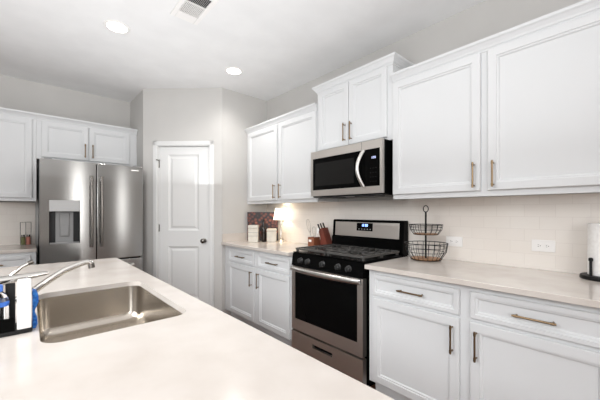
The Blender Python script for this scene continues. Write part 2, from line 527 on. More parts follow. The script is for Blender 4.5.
def upper_cabinet(name, label, loc, rz, width, z0, z1, depth, bays, pull_z, left=False, right=False, fw=0.062, rail=0.022):
    t = thing(name, label, 'cabinet', (loc[0], loc[1], z0), rz, 'white wall cabinets')
    H = z1 - z0
    mb = MB().box(0, -depth, 0, width, -0.0005, H, 0.001)
    mb.box(0.0, -depth, -0.012, width, -depth + 0.018, 0.001)
    mb.build('carcass', 'cab', t)
    for x0, x1, side in bays:
        d = door_mesh(x0, rail, x1, H - 0.002, y=-depth - 0.0005, fw=fw).build('door', 'cab', t)
        if side:
            pull((x1 - 0.032 if side == 'r' else x0 + 0.032, pull_z - z0), 'v', 0.155, -depth - 0.0205, d)
    crown(0, width, -depth - 0.0007, -0.0005, H + 0.0005, t, left, right)
    return t


# range wall, left to right
base_cabinet('base_cabinet', 'white base cabinet between pantry wall and range, with two drawers and two doors', (WX, 3.285, 0), RW, 1.236,
             [(0.105, 0.632, 'r'), (0.698, 1.206, 'l')])
base_cabinet('base_cabinet', 'large white base cabinet right of the range, under the paper towels and wire basket', (WX, 1.24, 0), RW, 1.22,
             [(0.035, 0.590, 'r'), (0.646, 1.19, 'l')])
upper_cabinet('wall_cabinet', 'white two-door wall cabinet left of the microwave, above the small lamp', (WX, 3.286, 0), RW, 1.240, 1.378, 2.236, 0.31,
              [(0.044, 0.628, 'r'), (0.667, 1.232, 'l')], 1.497)
upper_cabinet('wall_cabinet', 'white two-door wall cabinet set higher than its neighbours, directly over the microwave', (WX, 2.043, 0), RW, 0.800, 1.832, 2.388, 0.31,
              [(0.036, 0.384, 'r'), (0.391, 0.756, 'l')], 1.955, True, True, rail=0.012)
upper_cabinet('wall_cabinet', 'large white two-door wall cabinet right of the microwave, above wire basket and outlets', (WX, 1.240, 0), RW, 1.22, 1.378, 2.236, 0.31,
              [(0.006, 0.598, 'r'), (0.638, 1.20, 'l')], 1.495)
# far wall
base_cabinet('base_cabinet', 'white base cabinet left of the refrigerator, mostly hidden by the island', (-0.55, WY, 0), 0, 0.615, [(0.03, 0.575, 'l')], depth=0.61)
upper_cabinet('wall_cabinet', 'white single-door wall cabinet at the left edge, left of the refrigerator', (-0.55, WY, 0), 0, 0.622, 1.395, 2.236, 0.33, [(0.03, 0.588, None)], 1.5)
upper_cabinet('wall_cabinet', 'short white two-door wall cabinet above the stainless refrigerator', (0.073, WY, 0), 0, 0.955, 1.845, 2.236, 0.33,
              [(0.04, 0.448, 'r'), (0.456, 0.87, 'l')], 1.962, rail=0.012)


# ------------------------------------------------------------------ worktops
tag(MB().box(WX - 0.668, 2.047, 0.884, WX - 0.010, 3.289, 0.914, 0.003).box(WX - 0.66, 3.271, 0.913, WX - 0.010, 3.289, 1.012, 0.002).build('countertop', 'quartz'),
    'pale quartz countertop with low side splash between pantry wall and range', 'countertop')
tag(MB().box(WX - 0.668, 0.02, 0.884, WX - 0.010, 1.243, 0.914, 0.003).build('countertop', 'quartz'),
    'long pale quartz countertop right of the range under the wire basket', 'countertop')
tag(MB().box(-0.55, WY - 0.645, 0.884, 0.068, WY - 0.010, 0.914, 0.003).build('countertop', 'quartz'),
    'short quartz countertop left of the refrigerator', 'countertop')


def rounded_rect(x0, y0, x1, y1, r, n=7):
    pts = []
    for cx, cy, a0 in ((x1 - r, y1 - r, 0), (x0 + r, y1 - r, PI / 2), (x0 + r, y0 + r, PI), (x1 - r, y0 + r, 1.5 * PI)):
        for k in range(n + 1):
            a = a0 + k * PI / 2 / n
            pts.append((cx + r * math.cos(a), cy + r * math.sin(a)))
    return pts


IX0, IX1, IY0, IY1 = -0.55, 0.519, 0.15, 2.725
SX0, SX1, SY0, SY1 = 0.026, 0.430, 1.055, 1.742
isl = thing('kitchen_island', 'white kitchen island with pale quartz top and cut-out for the sink', 'island', (0, 0, 0))
mb = MB(); bm = mb.bm
outer = [bm.verts.new((a, b, 0.914)) for a, b in rounded_rect(IX0, IY0, IX1, IY1, 0.012, 3)]
inner = [bm.verts.new((a, b, 0.914)) for a, b in rounded_rect(SX0, SY0, SX1, SY1, 0.055)]
es = [bm.edges.new((L[i], L[(i + 1) % len(L)])) for L in (outer, inner) for i in range(len(L))]
bmesh.ops.triangle_fill(bm, use_beauty=True, use_dissolve=False, edges=es)
top = bm.faces[:]
bmesh.ops.recalc_face_normals(bm, faces=top)
if top[0].normal.z < 0:
    bmesh.ops.reverse_faces(bm, faces=top)
r = bmesh.ops.extrude_face_region(bm, geom=top)
nv = [v for v in r['geom'] if isinstance(v, bmesh.types.BMVert)]
bmesh.ops.translate(bm, verts=nv, vec=(0, 0, -0.022))
bmesh.ops.recalc_face_normals(bm, faces=bm.faces[:])
mb.build('countertop', 'quartz', isl)
b0, b1, b2, b3 = IX0 + 0.03, IX1 - 0.03, IY0 + 0.25, IY1 - 0.03
mb = MB().box(b0, b2, 0.1, b0 + 0.02, b3, 0.8915).box(b1 - 0.02, b2, 0.1, b1, b3, 0.8915).box(b0 + 0.02, b2, 0.1, b1 - 0.02, b2 + 0.02, 0.8915).box(b0 + 0.02, b3 - 0.02, 0.1, b1 - 0.02, b3, 0.8915)
mb.box(b0 + 0.02, b2 + 0.02, 0.1, b1 - 0.02, b3 - 0.02, 0.12)
mb.build('cabinet_body', 'cab', isl)
MB().box(b0 + 0.05, b2 + 0.05, 0, b1 - 0.07, b3 - 0.05, 0.0995).build('toe_kick', 'cab', isl)
for q in range(3):      # doors on the range side of the island
    y1 = b3 - 0.03 - q * 0.74; y0 = y1 - 0.70
    dm = door_mesh(0, 0.12, 0.70, 0.85)
    dm.move(Matrix.Translation((b1 + 0.0005, y0, 0)) @ Matrix.Rotation(PI / 2, 4, 'Z'))
    dm.build('door', 'cab', isl)

# sink bowl: undermount, rounded, with drain
sk = thing('kitchen_sink', 'undermount stainless steel sink bowl set in the island top', 'sink', ((SX0 + SX1) / 2, (SY0 + SY1) / 2, 0.68))
mb = MB(); bm = mb.bm
hx, hy = (SX1 - SX0) / 2, (SY1 - SY0) / 2
TOPZ, BOTZ = 0.8915 - 0.68, 0.718 - 0.68
spec = [(0.018, TOPZ, 0.07), (-0.002, TOPZ, 0.05), (-0.002, TOPZ - 0.004, 0.05), (-0.006, BOTZ + 0.045, 0.05)]
for k in range(1, 6):
    a = k / 5 * PI / 2
    spec.append((-0.006 - 0.04 * (1 - math.cos(a)), BOTZ + 0.045 - 0.04 * math.sin(a), 0.06))
R = []
for o, z, r_ in spec:
    rr = max(0.03, r_ + (o if o < 0 else 0) * 0.5)
    R.append([bm.verts.new((a, b, z)) for a, b in rounded_rect(-hx - o, -hy - o, hx + o, hy + o, rr, 7)])
for a, b in zip(R, R[1:]):
    for i in range(len(a)):
        f = bm.faces.new((a[i], a[(i + 1) % len(a)], b[(i + 1) % len(a)], b[i])); f.smooth = True
cv = bm.verts.new((0, 0, BOTZ + 0.001))
for i in range(len(R[-1])):
    f = bm.faces.new((R[-1][i], R[-1][(i + 1) % len(R[-1])], cv)); f.smooth = True
bmesh.ops.recalc_face_normals(bm, faces=bm.faces[:])
bo = mb.build('bowl', 'sink_steel', sk)
so = bo.modifiers.new('thick', 'SOLIDIFY'); so.thickness = 0.0015; so.offset = 1
MB().lathe([(0.044, BOTZ + 0.003), (0.044, BOTZ + 0.006), (0.032, BOTZ + 0.006), (0.03, BOTZ + 0.0035), (0.004, BOTZ + 0.0035)], 0, 0, 24).build('drain', 'steel_plain', sk)

# ------------------------------------------------------------------ refrigerator
FX0, FX1, FY, FYB = 0.086, 0.968, 3.722, 4.50
M['light_grey'] = mat('light_grey_panel', srgb(186, 186, 186), 0.3)
fr = thing('refrigerator', 'stainless steel french-door refrigerator with water and ice dispenser', 'refrigerator', (0, 0, 0))
MB().box(FX0 + 0.004, FY + 0.075, 0.03, FX1 - 0.004, FYB, 1.765, 0.004).build('body', 'dark', fr)
seam = 0.529
DZ0, DZ1 = 0.775, 1.772
PX0, PX1, PZ0, PZ1 = 0.153, 0.393, 0.962, 1.385     # dispenser opening
ld = MB()
ld.box(FX0, FY + 0.068, DZ0, PX0, FY, DZ1, 0.0).box(PX1, FY + 0.068, DZ0, seam - 0.004, FY, DZ1).box(PX0, FY + 0.068, DZ0, PX1, FY, PZ0).box(PX0, FY + 0.068, PZ1, PX1, FY, DZ1)
ldo = ld.build('left_door', 'steel', fr)
dp = MB(); 
dp.box(PX0, FY + 0.066, PZ0, PX1, FY + 0.06, PZ1)
for a, b in ((PX0, PX0 + 0.004), (PX1 - 0.004, PX1)):
    dp.box(a, FY + 0.06, PZ0, b, FY + 0.001, 1.275)
dpo = dp.build('dispenser', 'dark', ldo)
MB().box(PX0 + 0.001, FY + 0.06, 1.275, PX1 - 0.001, FY - 0.004, PZ1 - 0.001, 0.004).build('control_panel', M['light_grey'], dpo)
MB().box(PX0 + 0.05, FY + 0.0595, PZ0 + 0.012, PX1 - 0.05, FY + 0.05, 1.274, 0.002).build('back_plate', 'grey', dpo)
MB().box(PX0 + 0.083, FY + 0.049, 1.03, PX1 - 0.083, FY + 0.036, 1.265, 0.004).box(PX0 + 0.09, FY + 0.036, 1.04, PX1 - 0.09, FY + 0.03, 1.14, 0.002).build('paddle', 'grey', dpo)
MB().box(PX0 + 0.004, FY + 0.06, PZ0 + 0.0005, PX1 - 0.004, FY - 0.003, PZ0 + 0.012, 0.002).build('drip_tray', 'grey', dpo)
rd = MB().box(seam + 0.004, FY + 0.068, DZ0, FX1, FY, DZ1, 0.006, 3).build('right_door', 'steel', fr)
MB().box(0.85, FY - 0.002, 1.722, 0.925, FY + 0.001, 1.734, 0.001).build('badge', 'white_plastic', rd)
MB().box(FX0, FY + 0.068, 0.05, FX1, FY, 0.762, 0.006, 3).build('freezer_drawer', 'steel', fr)
fd = [o for o in fr.children if o.name.startswith('freezer')][0]
MB().tube([(FX0 + 0.1, FY, 0.70), (FX0 + 0.1, FY - 0.045, 0.70), (FX1 - 0.1, FY - 0.045, 0.70), (FX1 - 0.1, FY, 0.70)], 0.011, 10).build('handle', 'steel_plain', fd)
for hx_, par in ((0.486, ldo), (0.572, rd)):
    h = MB()
    n = 14; P = []
    for i in range(n + 1):
        t = i / n; z = 0.915 + t * 0.72
        P.append((hx_, FY - 0.040 - 0.012 * math.sin(PI * t), z))
    h.tube(P, 0.013, 10, up=(0, 1, 0))
    for z in (0.94, 1.61):
        h.box(hx_ - 0.009, FY - 0.042, z - 0.018, hx_ + 0.009, FY + 0.0005, z + 0.018, 0.003)
    h.build('handle', 'nickel', par)
for hx_ in (FX0 + 0.03, FX1 - 0.09):
    MB().box(hx_, FY + 0.02, 1.7655, hx_ + 0.06, FY + 0.16, 1.785, 0.004).build('hinge_cover', 'grey', fr)

# ------------------------------------------------------------------ gas range (local frame on the range wall)
RWID = 0.762
rg = thing('gas_range', 'freestanding stainless and black gas range with cast iron grates', 'range', (WX - 0.012, 2.043, 0), RW)
FD = -0.623      # front face of the door
MB().box(0.002, FD + 0.045, 0.02, RWID - 0.002, -0.005, 0.912, 0.003).build('body', 'black', rg)
# drawer with recessed slot handle
SL0, SL1, SZ0, SZ1 = 0.262, 0.478, 0.158, 0.188
dm = MB(); dz0, dz1 = 0.052, 0.236
dm.box(0, FD + 0.044, dz0, SL0, FD, dz1).box(SL1, FD + 0.044, dz0, RWID, FD, dz1).box(SL0, FD + 0.044, dz0, SL1, FD, SZ0).box(SL0, FD + 0.044, SZ1, SL1, FD, dz1)
do = dm.build('drawer', 'steel_warm', rg)
MB().box(SL0, FD + 0.043, SZ0, SL1, FD + 0.022, SZ1).build('slot_handle', 'black', do)
# oven door: steel frame, black glass, bowed handle
om = MB(); oz0, oz1 = 0.252, 0.800
gx0, gx1, gz0, gz1 = 0.045, RWID - 0.048, 0.348, 0.770
om.box(0, FD + 0.044, oz0, gx0, FD, oz1).box(gx1, FD + 0.044, oz0, RWID, FD, oz1).box(gx0, FD + 0.044, oz0, gx1, FD, gz0).box(gx0, FD + 0.044, gz1, gx1, FD, oz1)
oo = om.build('oven_door', 'steel_warm', rg)
MB().box(gx0, FD + 0.043, gz0, gx1, FD + 0.002, gz1).build('oven_window', 'glass_black', oo)
P = []
for i in range(19):
    t = i / 18; x = 0.018 + t * (RWID - 0.036)
    P.append((x, FD - 0.018 - 0.040 * (1 - (2 * t - 1) ** 2), 0.782))
hm = MB().tube(P, 0.0195, 12, flat=0.5, up=(0, 1, 0))
hm.box(0.006, FD - 0.024, 0.762, 0.032, FD + 0.0, 0.800, 0.004).box(RWID - 0.032, FD - 0.024, 0.762, RWID - 0.006, FD, 0.800, 0.004)
hm.build('oven_handle', 'steel_plain', oo)
M['knob'] = mat('knob_black', (0.03, 0.03, 0.03, 1), 0.28)
# control panel with knobs
cp = MB().prism([(FD + 0.044, 0.806), (FD - 0.004, 0.806), (FD + 0.014, 0.910), (FD + 0.044, 0.912)], 0.001, RWID - 0.001, 'x').build('control_panel', 'black', rg)
for kx in (0.115, 0.205, 0.372, 0.535, 0.635):
    y = FD + 0.006
    kb = MB().lathe([(0.026, y + 0.004), (0.026, y - 0.004), (0.021, y - 0.007), (0.019, y - 0.024), (0.016, y - 0.027), (0.002, y - 0.027)], kx, 0.856, 20, 'y')
    kb.box(kx - 0.005, y - 0.034, 0.836, kx + 0.005, y - 0.024, 0.876, 0.002)
    kb.build('knob', M['knob'], cp)
# cooktop, burners, grates
MB().box(-0.001, FD + 0.016, 0.9125, RWID + 0.001, -0.095, 0.9225, 0.004).build('cooktop', 'black', rg)
for bx, by, br in ((0.18, -0.47, 0.045), (0.18, -0.22, 0.036), (0.381, -0.345, 0.05), (0.58, -0.47, 0.05), (0.58, -0.22, 0.036)):
    MB().lathe([(br, 0.923), (br, 0.931), (br * 0.8, 0.934), (br * 0.75, 0.941), (br * 0.2, 0.942)], bx, by, 24).build('burner', 'iron', rg)
for x0, x1 in ((0.018, 0.372), (0.390, 0.744)):
    g = MB(); y0, y1 = FD + 0.035, -0.115; zt, zb = 0.956, 0.940; b = 0.0065
    for yy in (y0, (y0 + y1) / 2, y1):
        g.box(x0, yy - b, zb, x1, yy + b, zt, 0.002)
    for xx in (x0, x1):
        g.box(xx - b, y0, zb, xx + b, y1, zt, 0.002)
    for q in (0.2, 0.36, 0.5, 0.64, 0.8):
        xx = x0 + (x1 - x0) * q
        ln = 0.085 if q != 0.5 else 0.07
        for ya, yb2 in ((y0, y0 + ln), ((y0 + y1) / 2 - ln, (y0 + y1) / 2 + ln), (y1 - ln, y1)):
            g.box(xx - 0.005, ya, zb + 0.001, xx + 0.005, yb2, zt, 0.0015)
    for yy in (y0 + 0.13, y1 - 0.13):
        for xa, xb in ((x0, x0 + 0.11), (x1 - 0.11, x1)):
            g.box(xa, yy - 0.005, zb + 0.001, xb, yy + 0.005, zt, 0.0015)
    for xx in (x0 + 0.01, x1 - 0.01):
        for yy in (y0 + 0.01, (y0 + y1) / 2, y1 - 0.01):
            g.box(xx - 0.008, yy - 0.008, 0.9228, xx + 0.008, yy + 0.008, zb + 0.002)
    g.build('grate', 'iron', rg)
# backguard
bg = MB().prism([(-0.004, 0.9125), (-0.004, 1.190), (-0.012, 1.198), (-0.060, 1.198), (-0.072, 1.190), (-0.082, 1.045), (-0.094, 1.03), (-0.094, 0.9125)], -0.004, RWID + 0.004, 'x', 0.003).build('backguard', 'black', rg)
ang = math.atan2(0.010, 0.145)
T = Matrix.Translation((0, -0.0825, 1.04)) @ Matrix.Rotation(-ang, 4, 'X')
MB().box(0.03, -0.003, 0.004, RWID - 0.036, 0.004, 0.137, 0.002).move(T).build('backguard_panel', 'steel_warm', bg)
clk = MB().box(0.293, -0.006, 0.058, 0.468, 0.0, 0.130, 0.003).move(T).build('clock_display', 'glass_black', bg)


def seg7(mb, ch, x, z, w, h, y, t):
    segs = {'a': (0, h - t, w, h), 'd': (0, 0, w, t), 'g': (0, h / 2 - t / 2, w, h / 2 + t / 2), 'f': (0, h / 2, t, h), 'b': (w - t, h / 2, w, h), 'e': (0, 0, t, h / 2), 'c': (w - t, 0, w, h / 2)}
    on = {'0': 'abcdef', '1': 'bc', '2': 'abged', '3': 'abgcd', '4': 'fgbc', '5': 'afgcd', '6': 'afgedc', '7': 'abc', '8': 'abcdefg', '9': 'abcdfg'}[ch]
    for s_ in on:
        a, b_, c_, d_ = segs[s_]
        mb.box(x + a, y, z + b_, x + c_, y - 0.0008, z + d_)


mb = MB()
for i, ch in enumerate('1200'):
    seg7(mb, ch, 0.348 + i * 0.017 + (0.005 if i > 1 else 0), 0.098, 0.012, 0.022, -0.0062, 0.0036)
mb.move(T).build('clock_digits', 'digits', clk)
mb = MB()
for i in range(5):
    mb.box(0.315 + i * 0.031, -0.0062, 0.070, 0.328 + i * 0.031, -0.0068, 0.078)
mb.move(T).build('clock_buttons', 'grey', clk)
for hx_ in (0.02, RWID - 0.02):
    for hy_ in (-0.55, -0.06):
        MB().lathe([(0.016, 0), (0.016, 0.0195)], hx_, hy_, 12).build('foot', 'matte_black', rg)

# ------------------------------------------------------------------ microwave (local)
MZ = 1.402
mw = thing('microwave', 'stainless over-the-range microwave with black door glass and curved handle', 'microwave', (WX - 0.012, 2.034, MZ), RW)
MWW, MH = 0.762, 0.418; MF = -0.398
MB().box(0.001, MF + 0.03, 0.004, MWW - 0.001, -0.001, MH, 0.002).build('body', 'black', mw)
cx0 = 0.575
wx0, wx1, wz0, wz1 = 0.028, MWW - 0.02, 0.066, 0.352
m_ = MB().box(0, MF + 0.0295, 0.012, wx0, MF, MH).box(wx1, MF + 0.0295, 0.012, MWW, MF, MH).box(wx0, MF + 0.0295, 0.012, wx1, MF, wz0).box(wx0, MF + 0.0295, wz1, wx1, MF, MH)
mo = m_.build('front_frame', 'steel_warm', mw)
dmm = MB().box(wx0, MF + 0.029, wz0, cx0, MF + 0.001, wz1).build('door_glass', 'glass_black', mw)
M['mesh'] = mat('door_mesh', (0.014, 0.0135, 0.013, 1), 0.12, 0.0, Specular_IOR_Level=0.1)
MB().box(wx0 + 0.03, MF + 0.0012, wz0 + 0.035, cx0 - 0.075, MF - 0.0006, wz1 - 0.045, 0.001).build('door_window', 'mesh', dmm)
cpn = MB().box(cx0 + 0.002, MF + 0.029, wz0, wx1, MF + 0.001, wz1).build('control_panel', 'glass_black', mw)
mb = MB()
for i, ch in enumerate('120'):
    seg7(mb, ch, 0.662 + i * 0.016, 0.277, 0.011, 0.016, MF + 0.0008, 0.003)
mb.build('clock_digits', 'pale_digits', cpn)
for j in range(4):
    for i in range(3):
        MB().box(0.655 + i * 0.024, MF + 0.0008, 0.10 + j * 0.034, 0.663 + i * 0.024, MF + 0.0002, 0.104 + j * 0.034).build('key', 'dark', cpn)
MB().box(cx0 - 0.001, MF + 0.0005, wz1 + 0.001, cx0 + 0.001, MF - 0.0008, MH - 0.001).build('door_seam', 'dark', mo)
P = []
for i in range(17):
    t = i / 16
    P.append((cx0 + 0.022 - 0.030 * math.sin(PI * t), MF - 0.006 - 0.042 * math.sin(PI * t), 0.064 + t * 0.286))
MB().tube(P, 0.0145, 12, flat=0.7, up=(0, 1, 0)).build('handle', 'steel_plain', dmm)
MB().box(0.02, MF + 0.02, 0.0, MWW - 0.02, -0.03, 0.005).box(0.06, MF + 0.06, -0.006, 0.3, MF + 0.14, 0.001).box(0.46, MF + 0.06, -0.006, 0.7, MF + 0.14, 0.001).build('vent_grille', 'dark', mw)

# ------------------------------------------------------------------ faucet, caddy, soap
fa = thing('kitchen_faucet', 'chrome single-lever faucet arching over the left side of the sink', 'faucet', (-0.085, 1.37, 0.914))
MB().lathe([(0.030, 0.0003), (0.030, 0.008), (0.024, 0.014), (0.023, 0.09), (0.026, 0.10), (0.027, 0.125), (0.022, 0.145), (0.008, 0.153), (0.001, 0.154)], 0, 0, 24).build('body', 'chrome', fa)
P = [(0.0, 0, 0.055), (0.03, 0, 0.058), (0.06, 0, 0.066), (0.10, 0, 0.088), (0.143, 0, 0.121), (0.185, 0, 0.148), (0.222, 0, 0.1625), (0.246, 0, 0.1695), (0.2545, 0, 0.1705), (0.2625, 0, 0.166), (0.2645, 0, 0.152)]
MB().tube(P, [0.015, 0.014, 0.012, 0.0115, 0.011, 0.0105, 0.0095, 0.009, 0.009, 0.0095, 0.0098], 16).build('spout', 'chrome', fa)
MB().tube([(0.2625, 0, 0.164), (0.265, 0, 0.147)], 0.0108, 16).build('aerator', 'nickel', fa)
MB().tube([(-0.012, 0, 0.130), (0.03, 0, 0.134), (0.08, 0, 0.139), (0.12, 0, 0.1435), (0.139, 0, 0.1445)], [0.024, 0.02, 0.015, 0.0105, 0.0085], 14, flat=0.75).build('lever', 'chrome', fa)

sd = thing('soap_dispenser', 'small chrome deck soap dispenser with upturned nozzle behind the faucet', 'soap dispenser', (-0.065, 1.56, 0.914))
MB().lathe([(0.021, 0.0003), (0.021, 0.006), (0.014, 0.010), (0.013, 0.075), (0.016, 0.08), (0.016, 0.10), (0.006, 0.108)], 0, 0, 20).build('body', 'chrome', sd)
MB().tube([(0.0, 0, 0.092), (0.024, 0, 0.123), (0.05, 0, 0.148), (0.075, 0, 0.162)], [0.008, 0.007, 0.006, 0.0065], 12).build('nozzle', 'chrome', sd)
MB().tube([(0.068, 0, 0.159), (0.083, 0, 0.165)], 0.0085, 12).build('nozzle_tip', 'nickel', sd)

ca = thing('sink_caddy', 'white and black counter caddy at the left corner of the sink', 'caddy', (-0.045, 1.25, 0.914))
MB().box(-0.085, -0.047, 0.0003, 0.057, 0.045, 0.012, 0.003).box(-0.004, 0.020, 0.0118, 0.018, 0.026, 0.140, 0.001).build('tray', 'matte_black', ca)
MB().box(0.0225, -0.044, 0.0122, 0.055, 0.042, 0.147, 0.003).build('end_panel', 'white_plastic', ca)
MB().box(-0.083, -0.044, 0.0122, 0.018, -0.041, 0.05, 0.0008).build('front_panel', 'black', ca)
sb = thing('soap_bottle', 'clear dish soap bottle with blue label in the sink caddy', 'bottle', (-0.066, 1.252, 0.9262))
MB().lathe([(0.024, 0.0002), (0.026, 0.004), (0.026, 0.085), (0.020, 0.102), (0.010, 0.112), (0.010, 0.118)], 0, 0, 20).build('bottle', 'clear', sb)
MB().lathe([(0.0262, 0.068), (0.0266, 0.069), (0.0266, 0.081), (0.0262, 0.082)], 0, 0, 20).build('bottle_label', 'blue_label', sb)
MB().lathe([(0.0102, 0.110), (0.013, 0.111), (0.013, 0.128), (0.011, 0.130)], 0, 0, 16).build('cap', 'blue_label', sb)
# blue scrubber: hourglass outline with real thickness
poly = [(0, 0.0), (0.008, 0.0)]
for z_, x_ in ((0.006, 0.010), (0.014, 0.0125), (0.026, 0.0115), (0.040, 0.007), (0.05, 0.0055), (0.058, 0.0065), (0.068, 0.0105), (0.08, 0.0145), (0.095, 0.0145), (0.107, 0.011), (0.113, 0.007)):
    poly.append((x_, z_))
poly.append((0, 0.115))
tag(MB().prism(poly, -0.022, 0.022, 'y', 0.002).build('scrub_sponge', 'blue', loc=(0.0115, 1.255, 0.914)), 'blue hourglass-shaped scrubber leaning on the white end of the sink caddy', 'sponge')

# ------------------------------------------------------------------ things on the range-side counters
CT = 0.9145


def bread_basket():
    t = thing('tiered_basket', 'two-tier black wire basket on counter right of the range', 'basket', (2.21, 1.06, CT))
    MB().tube([(0, 0, 0.004), (0, 0, 0.36)], 0.0066, 10).build('pole', 'matte_black', t)
    n = 24
    ring = [(0, 0.019 * math.cos(2 * PI * k / n), 0.379 + 0.024 * math.sin(2 * PI * k / n)) for k in range(n)]
    MB().tube(ring, 0.0034, 8, True).build('ring_handle', 'matte_black', t)

    def tier(rt, rb, z0, z1, nw):
        m = MB()
        def circ(r, z, w):
            m.tube([(r * math.cos(2 * PI * k / 40), r * math.sin(2 * PI * k / 40), z) for k in range(40)], w, 6, True)
        circ(rt, z1, 0.003); circ(rb, z0, 0.003)
        circ(rb + (rt - rb) * 0.55, z0 + (z1 - z0) * 0.45, 0.0018)
        circ(rb + (rt - rb) * 0.85, z0 + (z1 - z0) * 0.74, 0.0018)
        for k in range(nw):
            a = 2 * PI * k / nw; c_, s_ = math.cos(a), math.sin(a)
            m.tube([(rb * c_, rb * s_, z0), ((rb + (rt - rb) * .75) * c_, (rb + (rt - rb) * .75) * s_, z0 + (z1 - z0) * .45), (rt * c_, rt * s_, z1)], 0.0018, 6)
        o = m.build('wire_bowl', 'matte_black', t)
        MB().lathe([(0.008, z0 - 0.004), (rb - 0.002, z0 - 0.004), (rb - 0.002, z0 + 0.006), (0.008, z0 + 0.006)], 0, 0, 32).build('wood_base', 'basket_wood', o)
    tier(0.150, 0.105, 0.0075, 0.125, 22)
    tier(0.116, 0.085, 0.191, 0.261, 16)


bread_basket()


def outlet(y, z, label):
    t = thing('electrical_outlet', label, 'outlet', (WX - 0.0092, y, z), RW, 'outlets on the tile backsplash')
    MB().box(-0.058, -0.006, -0.036, 0.058, 0, 0.036, 0.002).build('cover_plate', 'white_plastic', t)
    for sx in (-0.02, 0.02):
        s_ = MB().prism([(sx + 0.0165 * max(-0.85, min(0.85, math.cos(a))), 0.0165 * math.sin(a)) for a in [2 * PI * k / 24 for k in range(24)]], -0.0085, -0.005, 'y').build('socket', 'white_plastic', t)
        MB().box(sx - 0.006, -0.0092, 0.004, sx + 0.001, -0.0084, 0.006).box(sx - 0.006, -0.0092, -0.006, sx + 0.001, -0.0084, -0.004).lathe([(0.0024, -0.0092), (0.0024, -0.0084)], sx + 0.007, 0, 8, 'y').build('socket_slots', 'dark', s_)


outlet(0.392, 1.062, 'white electrical outlet on the backsplash midway between basket and paper towels')
outlet(0.915, 1.052, 'white electrical outlet on the backsplash just behind the two-tier basket')

pt = thing('paper_towel_holder', 'black paper towel holder at the right end of the counter', 'paper towel holder', (2.262, 0.118, CT))
MB().lathe([(0.098, 0), (0.100, 0.004), (0.100, 0.016), (0.096, 0.02), (0.004, 0.021)], 0, 0, 40).build('base', 'matte_black', pt)
MB().tube([(0, 0, 0.019), (0, 0, 0.315)], 0.006, 10).lathe([(0.006, 0.310), (0.013, 0.318), (0.013, 0.330), (0.006, 0.338)], 0, 0, 16).build('center_post', 'matte_black', pt)
MB().tube([(-0.066, 0.050, 0.018), (-0.066, 0.050, 0.100)], 0.0062, 10).lathe([(0.006, 0.096), (0.0095, 0.1), (0.0095, 0.112), (0.005, 0.116)], -0.066, 0.050, 14).build('tension_arm', 'matte_black', pt)
tr = thing('paper_towel_roll', 'white roll of paper towels on the black holder', 'paper towels', (2.262, 0.118, CT + 0.0215))
MB().lathe([(0.021, 0.0), (0.067, 0.0), (0.069, 0.002), (0.069, 0.272), (0.067, 0.274), (0.021, 0.274), (0.019, 0.272), (0.019, 0.002)], 0, 0, 40).build('roll', 'paper', tr)

# corner group: printed board, canisters, bottle, lamp
bd = MB().box(-0.19, -0.008, 0, 0.19, 0.008, 0.355, 0.002).build('printed_board', 'board')
tag(bd, 'dark board with amber circle print leaning across the counter corner', 'board')
bd.location = (2.187, 3.133, CT); bd.rotation_euler = (0, 0, math.atan2(-0.27, 0.32))


def canister(x, y, rz, wdt, hgt, label, bands):
    t = thing('canister', label, 'canister', (x, y, CT), rz, 'cream canisters in the counter corner')
    h = wdt / 2
    MB().box(-h, -h, 0, h, h, hgt * 0.80, 0.006).build('body', 'ceramic', t)
    MB().box(-h - 0.001, -h - 0.001, hgt * 0.80 + 0.001, h + 0.001, h + 0.001, hgt, 0.006).build('lid', 'ceramic', t)
    for b_ in bands:
        MB().box(-h - 0.0015, -h - 0.0015, hgt * b_, h + 0.0015, h + 0.0015, hgt * b_ + 0.004, 0.001).build('band', 'grey', t)


canister(2.005, 3.06, -0.70, 0.118, 0.20, 'taller cream canister with dark bands left of the bottle', (0.36, 0.56))
canister(2.180, 2.937, -0.70, 0.110, 0.155, 'shorter plain cream canister between the dark bottle and lamp', ())
bt = thing('bottle', 'slim dark bottle standing between two cream canisters', 'bottle', (2.105, 2.995, CT))
MB().lathe([(0.026, 0.0), (0.028, 0.004), (0.028, 0.15), (0.024, 0.175), (0.012, 0.205), (0.0115, 0.245)], 0, 0, 20).build('body', 'bottle_dark', bt)
MB().lathe([(0.013, 0.243), (0.013, 0.262), (0.010, 0.265)], 0, 0, 16).build('cap', 'matte_black', bt)

lp = thing('table_lamp', 'small lit lamp with white shade and slender metal stem', 'lamp', (2.262, 2.862, CT))
MB().lathe([(0.042, 0), (0.042, 0.006), (0.034, 0.014), (0.020, 0.026), (0.012, 0.04)], 0, 0, 24).build('base', 'steel_plain', lp)
MB().lathe([(0.012, 0.0395), (0.014, 0.05), (0.008, 0.06), (0.008, 0.20), (0.011, 0.21), (0.008, 0.22), (0.006, 0.30)], 0, 0, 16).build('stem', 'steel_plain', lp)
sh = MB(); n = 32
R = []
for r_, z_ in ((0.092, 0.262), (0.068, 0.402), (0.0665, 0.402), (0.0905, 0.262)):
    R.append([sh.bm.verts.new((r_ * math.cos(2 * PI * k / n), r_ * math.sin(2 * PI * k / n), z_)) for k in range(n)])
for a, b in zip(R, R[1:] + R[:1]):
    for k in range(n):
        f = sh.bm.faces.new((a[k], a[(k + 1) % n], b[(k + 1) % n], b[k])); f.smooth = True
bmesh.ops.recalc_face_normals(sh.bm, faces=sh.bm.faces[:])
sh.build('lamp_shade', 'shade', lp)
pl = bpy.data.lights.new('lamp_bulb', 'POINT'); pl.energy = 3.0; pl.color = (1, 0.78, 0.5); pl.shadow_soft_size = 0.03
po = bpy.data.objects.new('lamp_bulb', pl); COL.objects.link(po); po.parent = lp; po.location = (0, 0, 0.33)

